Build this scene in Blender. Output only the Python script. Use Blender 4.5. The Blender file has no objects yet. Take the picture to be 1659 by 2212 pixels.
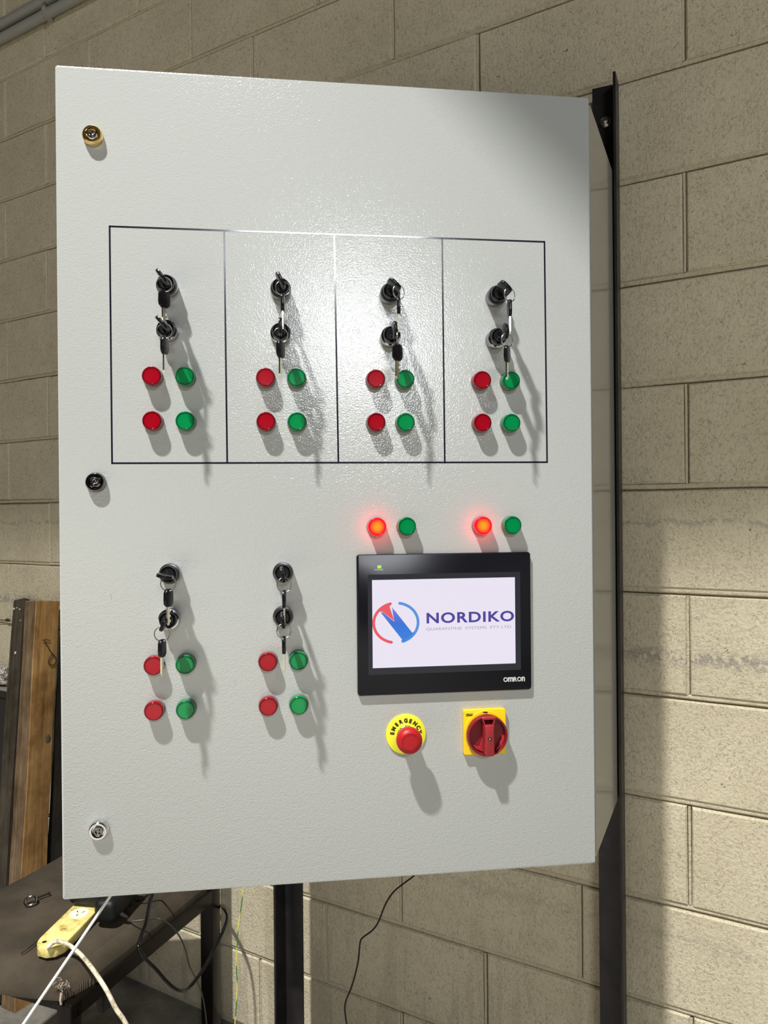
import bpy, bmesh, math, random
from math import pi, sin, cos, radians as rad
from mathutils import Vector, Matrix, noise as mnoise
random.seed(7)
scene = bpy.context.scene
COL = scene.collection
H = 1.37                      # camera height above the floor

# ------------------------------------------------------------------ camera
PITCH, ROLL, F = -0.00092, 0.00886, 1661.0
cp, sp, cr, sr = cos(PITCH), sin(PITCH), cos(ROLL), sin(ROLL)
_r = Vector((1, 0, 0)); _f = Vector((0, cp, sp)); _d = Vector((0, sp, -cp))
CR = cr*_r + sr*_d; CD = -sr*_r + cr*_d; CF = _f
CAM = Vector((0, 0, H))
cam = bpy.data.cameras.new('camera'); camo = bpy.data.objects.new('camera', cam); COL.objects.link(camo)
M = Matrix.Identity(4)
for i in range(3):
    M[i][0] = CR[i]; M[i][1] = -CD[i]; M[i][2] = -CF[i]; M[i][3] = CAM[i]
camo.matrix_world = M
cam.sensor_fit = 'HORIZONTAL'; cam.sensor_width = 36.0; cam.lens = 36.0*F/1659.0
cam.clip_start = 0.02
scene.camera = camo

# ------------------------------------------------------------------ world, lights, exposure
w = bpy.data.worlds.new('world'); scene.world = w; w.use_nodes = True
bg = w.node_tree.nodes['Background']
bg.inputs[0].default_value = (1.0, 0.84, 0.60, 1); bg.inputs[1].default_value = 0.010
scene.view_settings.view_transform = 'Standard'; scene.view_settings.look = 'None'
scene.view_settings.exposure = 0.0; scene.view_settings.gamma = 1.0
scene.view_settings.use_curve_mapping = False

def area(name, loc, target, power, sx, sy, color, shape='RECTANGLE', spread=180):
    l = bpy.data.lights.new(name, 'AREA'); l.energy = power; l.shape = shape
    l.size = sx; l.size_y = sy; l.color = color; l.spread = rad(spread)
    o = bpy.data.objects.new(name, l); COL.objects.link(o); o.location = loc
    o.rotation_euler = (Vector(target) - Vector(loc)).to_track_quat('-Z', 'Y').to_euler()
    return o
# pendant high bay above and behind the viewer's left shoulder: casts the shadows
area('high_bay_lamp', (-1.803, -1.519, H+5.807), (-1.803-0.133*5, -1.519-0.572*5, H+0.807), 2260, 0.26, 0.26, (1, 0.985, 0.96), 'DISK', 137)
# the next lamp of the row, far behind the viewer: its reflection lies on the upper door
area('far_bay_lamp', (1.45, -7.1, H+3.20), (0.0, 1.5, H), 205, 2.3, 0.5, (0.92, 0.95, 1.0))
# added soft fill behind and to the right, no source known there
area('right_fill', (2.4, -1.3, H+0.1), (0.4, 1.3, H), 2.5, 1.2, 1.6, (1, 0.94, 0.84))

# ------------------------------------------------------------------ helpers
def ray(px, py):
    return CR*((px-829.5)/F) + CD*((py-1106)/F) + CF
def PD(px, py, D):              # point seen at pixel, at forward distance D
    v = ray(px, py); return CAM + v*(D/v.y)
def PZ(px, py, z):              # point seen at pixel, on the level z
    v = ray(px, py); return CAM + v*((z-H)/v.z)
NW = Vector((sin(0.5406), cos(0.5406), 0)); TW = Vector((cos(0.5406), -sin(0.5406), 0)); DW = 1.541
def PW(px, py, gap=0):          # point seen at pixel, in front of the block wall by gap
    v = ray(px, py); return CAM + v*((DW-gap)/NW.dot(v))

def mat(name, col, rough=0.5, metal=0.0, coat=0.0, spec=0.5, emit=None, estr=1.0, trans=0.0):
    m = bpy.data.materials.new(name); m.use_nodes = True
    b = m.node_tree.nodes['Principled BSDF']
    b.inputs['Base Color'].default_value = (*col, 1); b.inputs['Roughness'].default_value = rough
    b.inputs['Metallic'].default_value = metal; b.inputs['Coat Weight'].default_value = coat
    b.inputs['Coat Roughness'].default_value = 0.08
    b.inputs['Specular IOR Level'].default_value = spec; b.inputs['Transmission Weight'].default_value = trans
    if emit:
        b.inputs['Emission Color'].default_value = (*emit, 1); b.inputs['Emission Strength'].default_value = estr
    m['bsdf'] = 1
    return m
def N(m, t, **kw):
    n = m.node_tree.nodes.new(t)
    for k, v in kw.items(): setattr(n, k, v)
    return n
def L(m, a, b): m.node_tree.links.new(a, b)
def bsdf(m): return m.node_tree.nodes['Principled BSDF']
def coords(m, kind='Object', scale=(1, 1, 1)):
    if kind == 'World':
        g = N(m, 'ShaderNodeNewGeometry'); s = g.outputs['Position']
    else:
        g = N(m, 'ShaderNodeTexCoord'); s = g.outputs['Object']
    mp = N(m, 'ShaderNodeMapping'); mp.inputs['Scale'].default_value = scale
    L(m, s, mp.inputs['Vector']); return mp.outputs['Vector']
def noise(m, vec, scale, detail=3, rough=0.5):
    n = N(m, 'ShaderNodeTexNoise'); n.inputs['Scale'].default_value = scale
    n.inputs['Detail'].default_value = detail; n.inputs['Roughness'].default_value = rough
    L(m, vec, n.inputs['Vector']); return n.outputs['Fac']
def ramp(m, fac, stops):
    r = N(m, 'ShaderNodeValToRGB'); e = r.color_ramp.elements
    while len(e) < len(stops): e.new(0.5)
    for i, (p, c) in enumerate(stops):
        e[i].position = p; e[i].color = (*c, 1) if len(c) == 3 else c
    L(m, fac, r.inputs['Fac']); return r.outputs['Color']
def mix(m, fac, a, b, mode='MIX'):
    x = N(m, 'ShaderNodeMix', data_type='RGBA', blend_type=mode)
    if hasattr(fac, 'links'): L(m, fac, x.inputs[0])
    else: x.inputs[0].default_value = fac
    for s, i in ((a, 6), (b, 7)):
        if hasattr(s, 'links'): L(m, s, x.inputs[i])
        else: x.inputs[i].default_value = (*s, 1)
    return x.outputs[2]
def math_(m, op, a, b=0.0, clamp=False):
    x = N(m, 'ShaderNodeMath', operation=op); x.use_clamp = clamp
    for s, i in ((a, 0), (b, 1)):
        if hasattr(s, 'links'): L(m, s, x.inputs[i])
        else: x.inputs[i].default_value = s
    return x.outputs[0]
def bump(m, h, dist, strength=1.0, normal=None):
    b = N(m, 'ShaderNodeBump'); b.inputs['Distance'].default_value = dist; b.inputs['Strength'].default_value = strength
    L(m, h, b.inputs['Height'])
    if normal: L(m, normal, b.inputs['Normal'])
    return b.outputs['Normal']

WM = {}
def link(name, mesh, parent=None, W=None, label=None, cat=None, group=None, kind=None, m=None):
    """link a mesh (or an Empty when mesh is None) with world matrix W"""
    o = bpy.data.objects.new(name, mesh); COL.objects.link(o)
    W = W.copy() if W is not None else (WM[parent.name].copy() if parent else Matrix.Identity(4))
    WM[o.name] = W
    if parent:
        o.parent = parent; o.matrix_basis = WM[parent.name].inverted() @ W
    else: o.matrix_basis = W
    if mesh is not None and m is not None and len(mesh.materials) == 0: mesh.materials.append(m)
    if label: o['label'] = label
    if cat: o['category'] = cat
    if group: o['group'] = group
    if kind: o['kind'] = kind
    return o
def T(x, y=None, z=None):
    return Matrix.Translation((x, y, z) if y is not None else x)
def RZ(a): return Matrix.Rotation(a, 4, 'Z')
def RY(a): return Matrix.Rotation(a, 4, 'Y')
def RX(a): return Matrix.Rotation(a, 4, 'X')

class MB:
    def __init__(s): s.bm = bmesh.new()
    def box(s, x0, x1, y0, y1, z0, z1, bev=0.0, seg=1, M=None):
        b = bmesh.new()
        r = bmesh.ops.create_cube(b, size=1.0)
        bmesh.ops.scale(b, vec=(x1-x0, y1-y0, z1-z0), verts=b.verts)
        bmesh.ops.translate(b, vec=((x0+x1)/2, (y0+y1)/2, (z0+z1)/2), verts=b.verts)
        if bev > 0: bmesh.ops.bevel(b, geom=b.edges[:], offset=bev, segments=seg, affect='EDGES', profile=0.5)
        s._merge(b, M); return s
    def _merge(s, b, M=None):
        if M is not None: bmesh.ops.transform(b, matrix=M, verts=b.verts)
        me = bpy.data.meshes.new('tmp'); b.to_mesh(me); b.free(); s.bm.from_mesh(me); bpy.data.meshes.remove(me)
    def lathe(s, prof, n=32, M=None):
        """profile of (radius, height); axis is -Y (towards the viewer on the door)"""
        b = bmesh.new(); rings = []
        for r, h in prof:
            if r < 1e-7: rings.append([b.verts.new((0, -h, 0))])
            else: rings.append([b.verts.new((r*cos(2*pi*i/n), -h, r*sin(2*pi*i/n))) for i in range(n)])
        for a, c in zip(rings, rings[1:]):
            for i in range(n):
                j = (i+1) % n
                if len(a) == 1: f = (a[0], c[i], c[j])
                elif len(c) == 1: f = (a[i], c[0], a[j])
                else: f = (a[i], c[i], c[j], a[j])
                b.faces.new(f)
        bmesh.ops.recalc_face_normals(b, faces=b.faces)
        s._merge(b, M); return s
    def prism(s, pts, y0, y1, bev=0.0, M=None, seg=1):
        """polygon in XZ extruded along Y from y0 to y1"""
        b = bmesh.new()
        v = [b.verts.new((x, y0, z)) for x, z in pts]; f = b.faces.new(v)
        r = bmesh.ops.extrude_face_region(b, geom=[f])
        bmesh.ops.translate(b, vec=(0, y1-y0, 0), verts=[g for g in r['geom'] if isinstance(g, bmesh.types.BMVert)])
        bmesh.ops.recalc_face_normals(b, faces=b.faces)
        if bev > 0: bmesh.ops.bevel(b, geom=b.edges[:], offset=bev, segments=seg, affect='EDGES', profile=0.5)
        s._merge(b, M); return s
    def tube(s, pts, r, n=8, closed=False, M=None):
        b = bmesh.new(); pts = [Vector(p) for p in pts]; k = len(pts); rings = []
        up = None
        for i, p in enumerate(pts):
            a = pts[(i-1) % k] if (closed or i > 0) else p
            c = pts[(i+1) % k] if (closed or i < k-1) else p
            t = (c-a).normalized()
            if up is None:
                up = Vector((0, 0, 1)) if abs(t.z) < 0.9 else Vector((1, 0, 0))
            side = t.cross(up); side.normalize(); up = side.cross(t).normalized()
            rr = r(i/(k-1)) if callable(r) else r
            rings.append([b.verts.new(p + (side*cos(2*pi*q/n) + up*sin(2*pi*q/n))*rr) for q in range(n)])
        for i in range(k if closed else k-1):
            A = rings[i]; B = rings[(i+1) % k]
            for q in range(n): b.faces.new((A[q], A[(q+1) % n], B[(q+1) % n], B[q]))
        if not closed:
            b.faces.new(rings[0][::-1]); b.faces.new(rings[-1])
        bmesh.ops.recalc_face_normals(b, faces=b.faces)
        s._merge(b, M); return s
    def mesh(s, name, m=None, smooth=None):
        me = bpy.data.meshes.new(name); s.bm.to_mesh(me); s.bm.free()
        if m is not None: me.materials.append(m)
        if smooth is not None:
            me.shade_smooth()
            me.set_sharp_from_angle(angle=rad(smooth))
        return me
def spline(pts, sub=6):
    pts = [Vector(p) for p in pts]; out = []
    for i in range(len(pts)-1):
        p0 = pts[max(i-1, 0)]; p1 = pts[i]; p2 = pts[i+1]; p3 = pts[min(i+2, len(pts)-1)]
        for k in range(sub):
            t = k/sub
            out.append(0.5*((2*p1)+(p2-p0)*t+(2*p0-5*p1+4*p2-p3)*t*t+(3*p1-p0-3*p2+p3)*t**3))
    out.append(pts[-1]); return out
def arc(cx, cz, r, a0, a1, n):
    return [(cx+r*cos(rad(a0+(a1-a0)*i/n)), cz+r*sin(rad(a0+(a1-a0)*i/n))) for i in range(n+1)]
def rrect(x0, x1, z0, z1, r, n=5):
    return arc(x1-r, z1-r, r, 0, 90, n)+arc(x0+r, z1-r, r, 90, 180, n)+arc(x0+r, z0+r, r, 180, 270, n)+arc(x1-r, z0+r, r, 270, 360, n)
def text_mesh(txt, size, bold=0.0, sx=1.0, thick=0.0002, align='CENTER', spacing=1.0, shear=0.0):
    """flat lettering standing in XZ, facing -Y, as a mesh"""
    c = bpy.data.curves.new('t', 'FONT'); c.body = txt; c.size = size; c.align_x = align; c.offset = bold
    c.extrude = thick; c.space_character = spacing; c.resolution_u = 4; c.shear = shear
    o = bpy.data.objects.new('t', c); COL.objects.link(o)
    dg = bpy.context.evaluated_depsgraph_get(); me = bpy.data.meshes.new_from_object(o.evaluated_get(dg))
    bpy.data.objects.remove(o); bpy.data.curves.remove(c)
    me.transform(Matrix.Scale(sx, 4, (1, 0, 0))); me.transform(RX(pi/2)); me.materials.clear()
    return me
def fit(me, x0, x1, z0, z1):
    """stretch flat lettering into the rectangle x0..x1, z0..z1"""
    xs = [v.co.x for v in me.vertices]; zs = [v.co.z for v in me.vertices]
    ax = (x1-x0)/(max(xs)-min(xs)); az = (z1-z0)/(max(zs)-min(zs)); mx, mz = min(xs), min(zs)
    for v in me.vertices: v.co.x = x0+(v.co.x-mx)*ax; v.co.z = z0+(v.co.z-mz)*az
    return me

# ------------------------------------------------------------------ materials
def wall_material():
    m = mat('painted_block', (0.6, 0.54, 0.38), 0.62)
    v = coords(m, 'World')
    base = ramp(m, noise(m, v, 5, 5, 0.6), [(0.3, (0.545, 0.48, 0.335)), (0.7, (0.635, 0.57, 0.41))])
    # pores of the block face, darker and elongated
    v2 = coords(m, 'World', (1.0, 1.0, 0.75))
    vo = N(m, 'ShaderNodeTexVoronoi', feature='F1'); vo.inputs['Scale'].default_value = 250; vo.inputs['Randomness'].default_value = 1
    wn = N(m, 'ShaderNodeTexNoise'); wn.inputs['Scale'].default_value = 90; wn.inputs['Detail'].default_value = 2
    L(m, v2, wn.inputs['Vector'])
    wadd = N(m, 'ShaderNodeVectorMath', operation='MULTIPLY_ADD'); L(m, wn.outputs['Color'], wadd.inputs[0]); wadd.inputs[1].default_value = (0.02,)*3; L(m, v2, wadd.inputs[2])
    L(m, wadd.outputs[0], vo.inputs['Vector'])
    gate = noise(m, v, 38, 3, 0.6)
    pit = math_(m, 'MULTIPLY', math_(m, 'LESS_THAN', vo.outputs['Distance'], 0.30), math_(m, 'GREATER_THAN', gate, 0.47))
    vb = N(m, 'ShaderNodeTexVoronoi', feature='F1'); vb.inputs['Scale'].default_value = 60; L(m, wadd.outputs[0], vb.inputs['Vector'])
    pit2 = math_(m, 'MULTIPLY', math_(m, 'LESS_THAN', vb.outputs['Distance'], 0.14), math_(m, 'GREATER_THAN', noise(m, v, 9, 2), 0.58))
    pits = math_(m, 'MAXIMUM', pit, pit2)
    col = mix(m, math_(m, 'MULTIPLY', pits, 0.36), base, (0.14, 0.115, 0.085))
    fine = noise(m, coords(m, 'World', (1, 1, 0.7)), 190, 4, 0.7)
    col = mix(m, 1.0, col, ramp(m, fine, [(0.34, (0.78, 0.76, 0.72)), (0.47, (1.0, 1.0, 1.0)), (0.7, (1.06, 1.06, 1.06))]), 'MULTIPLY')
    chips = math_(m, 'GREATER_THAN', noise(m, coords(m, 'World', (1, 1, 1.5)), 46, 3, 0.6), 0.735)
    col = mix(m, math_(m, 'MULTIPLY', chips, 0.75), col, (0.07, 0.055, 0.04))
    # grime bands where splashes dried, at two heights
    sx = N(m, 'ShaderNodeSeparateXYZ'); L(m, v, sx.inputs[0])
    wob = math_(m, 'MULTIPLY', math_(m, 'SUBTRACT', noise(m, v, 12, 4, 0.7), 0.5), 0.05)
    z = math_(m, 'ADD', sx.outputs['Z'], wob)
    for zc, wd, k in ((1.088, 0.020, 0.55), (1.343, 0.006, 0.42), (0.55, 0.02, 0.2)):
        band = math_(m, 'SUBTRACT', 1.0, math_(m, 'DIVIDE', math_(m, 'ABSOLUTE', math_(m, 'SUBTRACT', z, zc)), wd), clamp=True)
        grit = math_(m, 'MULTIPLY', band, math_(m, 'GREATER_THAN', noise(m, v, 75, 3, 0.7), 0.47))
        col = mix(m, math_(m, 'MULTIPLY', grit, k*1.3), col, (0.25, 0.22, 0.20))
    # vertical drips low on the wall
    vd = coords(m, 'World', (14, 14, 1.2))
    low = math_(m, 'MULTIPLY', math_(m, 'SUBTRACT', 0.62, sx.outputs['Z'], clamp=True), 1.6, clamp=True)
    dr = math_(m, 'MULTIPLY', math_(m, 'GREATER_THAN', noise(m, vd, 1.6, 3, 0.6), 0.56), low)
    col = mix(m, math_(m, 'MULTIPLY', dr, 0.35), col, (0.26, 0.22, 0.16))
    L(m, col, bsdf(m).inputs['Base Color'])
    h = math_(m, 'SUBTRACT', noise(m, v, 170, 4, 0.65), math_(m, 'MULTIPLY', pits, 0.8))
    L(m, bump(m, h, 0.0024), bsdf(m).inputs['Normal'])
    return m
M_WALL = wall_material()
M_MORTAR = mat('painted_mortar', (0.52, 0.46, 0.325), 0.7)
L(M_MORTAR, bump(M_MORTAR, noise(M_MORTAR, coords(M_MORTAR, 'World'), 60, 4, 0.7), 0.006), bsdf(M_MORTAR).inputs['Normal'])
def powder(name, col, rough, dist, scale, spec=0.5):
    m = mat(name, col, rough, coat=0.0, spec=spec)
    v = coords(m, 'Object')
    a = noise(m, v, scale, 2, 0.55); b = noise(m, v, scale*0.35, 2, 0.5)
    h = math_(m, 'ADD', a, math_(m, 'MULTIPLY', b, 0.5))
    L(m, bump(m, h, dist), bsdf(m).inputs['Normal'])
    return m
M_DOOR = powder('light_grey_powder_coat', (0.475, 0.495, 0.475), 0.14, 0.00041, 400, 1.0)
M_BODY = powder('light_grey_coat_shaded', (0.40, 0.40, 0.36), 0.12, 0.00006, 200, 0.9)  # same paint as the door, its colour darkened to stand in for shade
M_LINE = mat('black_marker_ink', (0.012, 0.01, 0.022), 0.16, coat=0.5)
M_CHROME = mat('chrome', (0.75, 0.75, 0.76), 0.12, metal=1)
M_DCHROME = mat('dark_chrome', (0.22, 0.21, 0.22), 0.10, metal=1)
M_SATIN = mat('satin_metal', (0.34, 0.34, 0.35), 0.28, metal=1)
M_WARMREFL = mat('warm_reflection_chrome', (0.85, 0.60, 0.24), 0.14, metal=1)  # chrome with a warm lamp's reflection put into its colour
M_BLACK = mat('black_plastic', (0.006, 0.006, 0.009), 0.22, spec=0.25)
M_BLACKG = mat('gloss_black_plastic', (0.004, 0.004, 0.005), 0.10, spec=0.35)
M_KEY = mat('black_key_plastic', (0.005, 0.005, 0.007), 0.26, spec=0.25)
M_BRASS = mat('nickel_key_blade', (0.86, 0.83, 0.68), 0.22, metal=1)
M_COLLAR = mat('lamp_collar_grey', (0.16, 0.16, 0.16), 0.4)
def lens(name, col):
    m = mat(name, col, 0.16, coat=0.0, spec=0.45)
    b = bsdf(m); b.inputs['Subsurface Weight'].default_value = 0.35
    b.inputs['Subsurface Radius'].default_value = (0.01, 0.01, 0.01); b.inputs['Subsurface Scale'].default_value = 0.6
    # the moulded diffuser inside shows as a paler centre
    v = coords(m, 'Object'); ln = N(m, 'ShaderNodeVectorMath', operation='LENGTH')
    mp = N(m, 'ShaderNodeMapping'); mp.inputs['Scale'].default_value = (1, 0, 1); L(m, v, mp.inputs['Vector']); L(m, mp.outputs[0], ln.inputs[0])
    c = ramp(m, math_(m, 'DIVIDE', ln.outputs['Value'], 0.014), [(0.0, tuple(min(1, x*1.1) for x in col)), (0.78, col), (0.84, tuple(x*0.35 for x in col)), (0.92, tuple(x*0.5 for x in col)), (1.0, col)])
    L(m, c, b.inputs['Base Color'])
    return m
M_RED = lens('red_lens', (0.33, 0.001, 0.010)); M_GREEN = lens('green_lens', (0.0, 0.235, 0.062))
def lit_lens():
    m = mat('lit_red_lens', (0.10, 0.002, 0.005), 0.25, spec=0.3)
    v = coords(m, 'Object'); mp = N(m, 'ShaderNodeMapping'); mp.inputs['Scale'].default_value = (1, 0, 1); L(m, v, mp.inputs['Vector'])
    ln = N(m, 'ShaderNodeVectorMath', operation='LENGTH'); L(m, mp.outputs[0], ln.inputs[0])
    c = ramp(m, math_(m, 'DIVIDE', ln.outputs['Value'], 0.0137), [(0.0, (1.0, 0.40, 0.02)), (0.35, (1.0, 0.30, 0.015)), (0.62, (1.0, 0.13, 0.01)), (0.80, (0.93, 0.015, 0.02)), (0.88, (0.75, 0.003, 0.02)), (0.95, (0.9, 0.004, 0.02)), (0.98, (1.0, 0.0015, 0.006)), (1.0, (1.0, 0.0015, 0.006))])
    L(m, c, bsdf(m).inputs['Emission Color']); bsdf(m).inputs['Emission Strength'].default_value = 1.0
    # the side wall of the lens glows harder than its face
    g = N(m, 'ShaderNodeNewGeometry'); L(m, ramp(m, math_(m, 'DIVIDE', ln.outputs['Value'], 0.0137), [(0.0, (1, 1, 1)), (0.96, (1, 1, 1)), (0.985, (9, 9, 9)), (1, (9, 9, 9))]), bsdf(m).inputs['Emission Strength'])
    return m
M_LIT = lit_lens()
M_YELLOW = mat('yellow_plastic', (0.86, 0.80, 0.03), 0.4)
M_AMBER = mat('amber_yellow_plastic', (0.88, 0.56, 0.004), 0.35)
M_REDP = mat('red_button_plastic', (0.40, 0.008, 0.012), 0.42, spec=0.35)
M_REDD = mat('red_switch_plastic', (0.19, 0.006, 0.012), 0.38, spec=0.4)
M_INK = mat('black_print', (0.01, 0.008, 0.006), 0.5)
M_STEEL = mat('dark_bare_steel', (0.018, 0.018, 0.018), 0.42, metal=0.35)
_v = coords(M_STEEL, 'Object'); L(M_STEEL, ramp(M_STEEL, noise(M_STEEL, _v, 14, 4, 0.6), [(0.35, (0.012, 0.012, 0.013)), (0.7, (0.035, 0.028, 0.028))]), bsdf(M_STEEL).inputs['Base Color'])
M_GALV = mat('zinc_bolt', (0.7, 0.7, 0.66), 0.25, metal=1)
def screen_mat(name, col, s=1.0): return mat(name, (0.02, 0.02, 0.02), 0.3, emit=col, estr=s)
M_SCREEN = screen_mat('lit_screen', (0.79, 0.74, 0.86)); M_SBLUE = screen_mat('screen_blue', (0.012, 0.15, 0.66))
M_SLBLUE = screen_mat('screen_light_blue', (0.07, 0.26, 0.68)); M_SRED = screen_mat('screen_red', (0.78, 0.075, 0.10))
M_STEXT = screen_mat('screen_violet', (0.045, 0.03, 0.30)); M_SGREY = screen_mat('screen_grey', (0.36, 0.33, 0.47))
M_LED = screen_mat('green_led', (0.35, 1.0, 0.08), 1.1); M_WPRINT = mat('white_print', (0.62, 0.62, 0.62), 0.5)
M_BEZEL = mat('slate_bezel', (0.022, 0.024, 0.032), 0.3, spec=0.3)

# ------------------------------------------------------------------ setting: block wall, floor, added shading duct
RW = Matrix.Translation((NW.x*DW, NW.y*DW, 0)) @ RZ(-0.5406)      # x along the wall to the right, y into the wall
wall = link('wall_back', MB().box(-4.4, 1.6, 0.0115, 0.20, -0.02, 3.6).mesh('wall_back', M_MORTAR), W=RW, kind='structure')
wall['label'] = 'cream painted concrete block wall behind the grey control cabinet'
def block_mesh(seed, wd, ht):
    rnd = random.Random(seed); b = bmesh.new()
    x1, z1, d = wd/2, ht/2, 0.007
    def ring(inset, y, j):
        ps = []
        for (sx, sz) in ((-1, -1), (-.33, -1), (.33, -1), (1, -1), (1, 1), (.33, 1), (-.33, 1), (-1, 1)):
            ps.append(b.verts.new((sx*(x1-(inset if abs(sx) == 1 else 0))+rnd.uniform(-j, j), y, sz*(z1-inset)+rnd.uniform(-j, j))))
        return ps
    A = ring(0, 0.012, 0.0004); B = ring(0.0006, 0.0035, 0.0007); C = ring(0.0035, rnd.uniform(-0.0008, 0.0004), 0.0006)
    for P, Q in ((A, B), (B, C)):
        for i in range(8): b.faces.new((P[i], Q[i], Q[(i+1) % 8], P[(i+1) % 8]))
    b.faces.new((C[0], C[1], C[6], C[7])); b.faces.new((C[1], C[2], C[5], C[6])); b.faces.new((C[2], C[3], C[4], C[5]))
    bmesh.ops.recalc_face_normals(b, faces=b.faces)
    if sum(f.normal.y for f in b.faces if abs(f.normal.y) > .9) > 0: bmesh.ops.reverse_faces(b, faces=b.faces)
    me = bpy.data.meshes.new('block'); b.to_mesh(me); b.free(); me.materials.append(M_WALL); return me
BL = 0.4224
full = [block_mesh(i, BL-0.0065, 0.1895) for i in range(8)]
for k in range(-7, 10):                       # course k hangs below the joint at z = 2.012 - 0.2 k
    zc = 2.012-0.2*k-0.1; off = -0.257 if k % 2 == 0 else -0.0465
    for i in range(-10, 4):
        xc = off+BL*(i+0.5)
        link('block', full[random.randrange(8)], wall, RW @ T(xc+random.uniform(-.0015, .0015), random.uniform(-.0008, .0008), zc+random.uniform(-.0012, .0012)))
# mortar: a tooled bead in every bed joint and head joint, with a thin open crack along one edge
mo = bmesh.new(); rnd = random.Random(11)
def bead(p0, p1, half, n, vertical):
    prof_ = [(-half, 0.0118), (-half, 0.0042), (-half*0.45, 0.0026), (half*0.45, 0.0030), (half, 0.0045), (half, 0.0118)]
    rows_ = []
    for q in range(n+1):
        t = q/n; j = rnd.uniform(-0.0007, 0.0007); k_ = rnd.uniform(-0.0005, 0.0005)
        a = p0+(p1-p0)*t
        rows_.append([mo.verts.new((a+0.0, y+k_ if 0 < i < 5 else y, vertical[1]+u+j*(1 if i < 3 else 0.4))) if vertical[0] == 0 else mo.verts.new((vertical[1]+u+j*0.5, y+k_ if 0 < i < 5 else y, a)) for i, (u, y) in enumerate(prof_)])
    for A_, B_ in zip(rows_, rows_[1:]):
        for i in range(5): mo.faces.new((A_[i], A_[i+1], B_[i+1], B_[i]))
for k in range(-7, 10):
    zl = 2.012-0.2*k
    if 0.02 < zl < 3.4: bead(-4.38, 1.58, 0.0044, 76, (0, zl+0.0012))
    off = -0.257 if k % 2 == 0 else -0.0465
    for i in range(-10, 5):
        if -4.4 < off+BL*i < 1.6: bead(zl-0.2+0.006, zl-0.006, 0.0026, 4, (1, off+BL*i-0.0008))
bmesh.ops.recalc_face_normals(mo, faces=mo.faces)
me = bpy.data.meshes.new('mortar_joints'); mo.to_mesh(me); mo.free(); me.materials.append(M_MORTAR)
link('mortar_joints', me, wall, RW)['kind'] = 'stuff'
M_FLOOR = mat('stained_concrete', (0.30, 0.29, 0.26), 0.55)
_v = coords(M_FLOOR, 'World'); _c = ramp(M_FLOOR, noise(M_FLOOR, _v, 4.5, 6, 0.65), [(0.32, (0.085, 0.078, 0.066)), (0.5, (0.19, 0.177, 0.150)), (0.72, (0.38, 0.355, 0.305))])
_g = math_(M_FLOOR, 'GREATER_THAN', noise(M_FLOOR, _v, 11, 5, 0.6), 0.66)
L(M_FLOOR, mix(M_FLOOR, math_(M_FLOOR, 'MULTIPLY', _g, 0.6), _c, (0.06, 0.058, 0.05)), bsdf(M_FLOOR).inputs['Base Color'])
L(M_FLOOR, bump(M_FLOOR, noise(M_FLOOR, _v, 40, 4, 0.6), 0.003), bsdf(M_FLOOR).inputs['Normal'])
floor = link('floor', MB().box(-6, 4, -9, 5, -0.1, 0.0).mesh('floor', M_FLOOR), kind='structure', label='stained grey concrete workshop floor')
# added unseen duct between the pendant lamp and the wall (shades the wall's upper half)
blocker = MB().box(-4.2, 2.6, -0.345, -0.125, 0.0, 1.35, 0.004)
for i in range(7): blocker.box(-4.0+i*1.05, -3.96+i*1.05, -0.353, -0.117, -0.008, 1.36, 0.002)
M_BLOCKER = mat('blocker_grey', (0.25, 0.25, 0.24), 0.5, metal=0.3)
link('light_blocker', blocker.mesh('light_blocker', M_BLOCKER), W=RZ(-0.5406) @ T(0, 0, H+2.86), kind='structure', label='added unseen duct hung parallel to the block wall')

# ------------------------------------------------------------------ the control cabinet
DOORC = Vector((-0.07027, 1.15539, H+0.0452)); YAW = 0.12543
MD = T(DOORC) @ RZ(YAW)                       # door frame: x across, z up, -y out of the door
rB = Vector((0.9135, -0.407, 0)); iB = Vector((0.407, 0.9135, 0)); angB = math.atan2(-0.407, 0.9135)
C0 = Vector((0.333, 1.222, 0))
ZB, ZT = H-0.5548, H+0.6452
cab = link('control_cabinet', None, W=T(C0.x, C0.y, ZB), cat='electrical cabinet',
           label='tall light grey steel control cabinet with its door ajar, bolted to dark steel posts')
MBODY = T(C0.x, C0.y, 0) @ RZ(angB)           # x to the right along the front, y into the body
BW, BD, t_ = 0.752, 0.290, 0.003
body = MB()
z0, z1 = ZB+0.004, ZT-0.003
body.box(-t_, 0, 0, BD, z0, z1).box(-BW, -BW+t_, 0, BD, z0, z1).box(-BW+t_, -t_, BD-t_, BD, z0, z1)
body.box(-BW+t_, -t_, 0, BD-t_, z0, z0+t_).box(-BW+t_, -t_, 0, BD-t_, z1-t_, z1)
body.box(-0.022, -t_, 0, 0.0025, z0+t_, z1-t_).box(-BW+t_, -BW+0.022, 0, 0.0025, z0+t_, z1-t_)
body.box(-BW+0.022, -0.022, 0, 0.0025, z0+t_, z0+0.024).box(-BW+0.022, -0.022, 0, 0.0025, z1-0.024, z1-t_)
link('cabinet_body', body.mesh('cabinet_body', M_BODY), cab, MBODY)
M_PLATE = mat('zinc_mounting_plate', (0.5, 0.48, 0.42), 0.35, metal=0.8)
link('mounting_plate', MB().box(-BW+0.04, -0.04, BD-0.03, BD-0.027, z0+0.06, z1-0.06, 0.0008).mesh('mounting_plate', M_PLATE), cab, MBODY)
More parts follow.
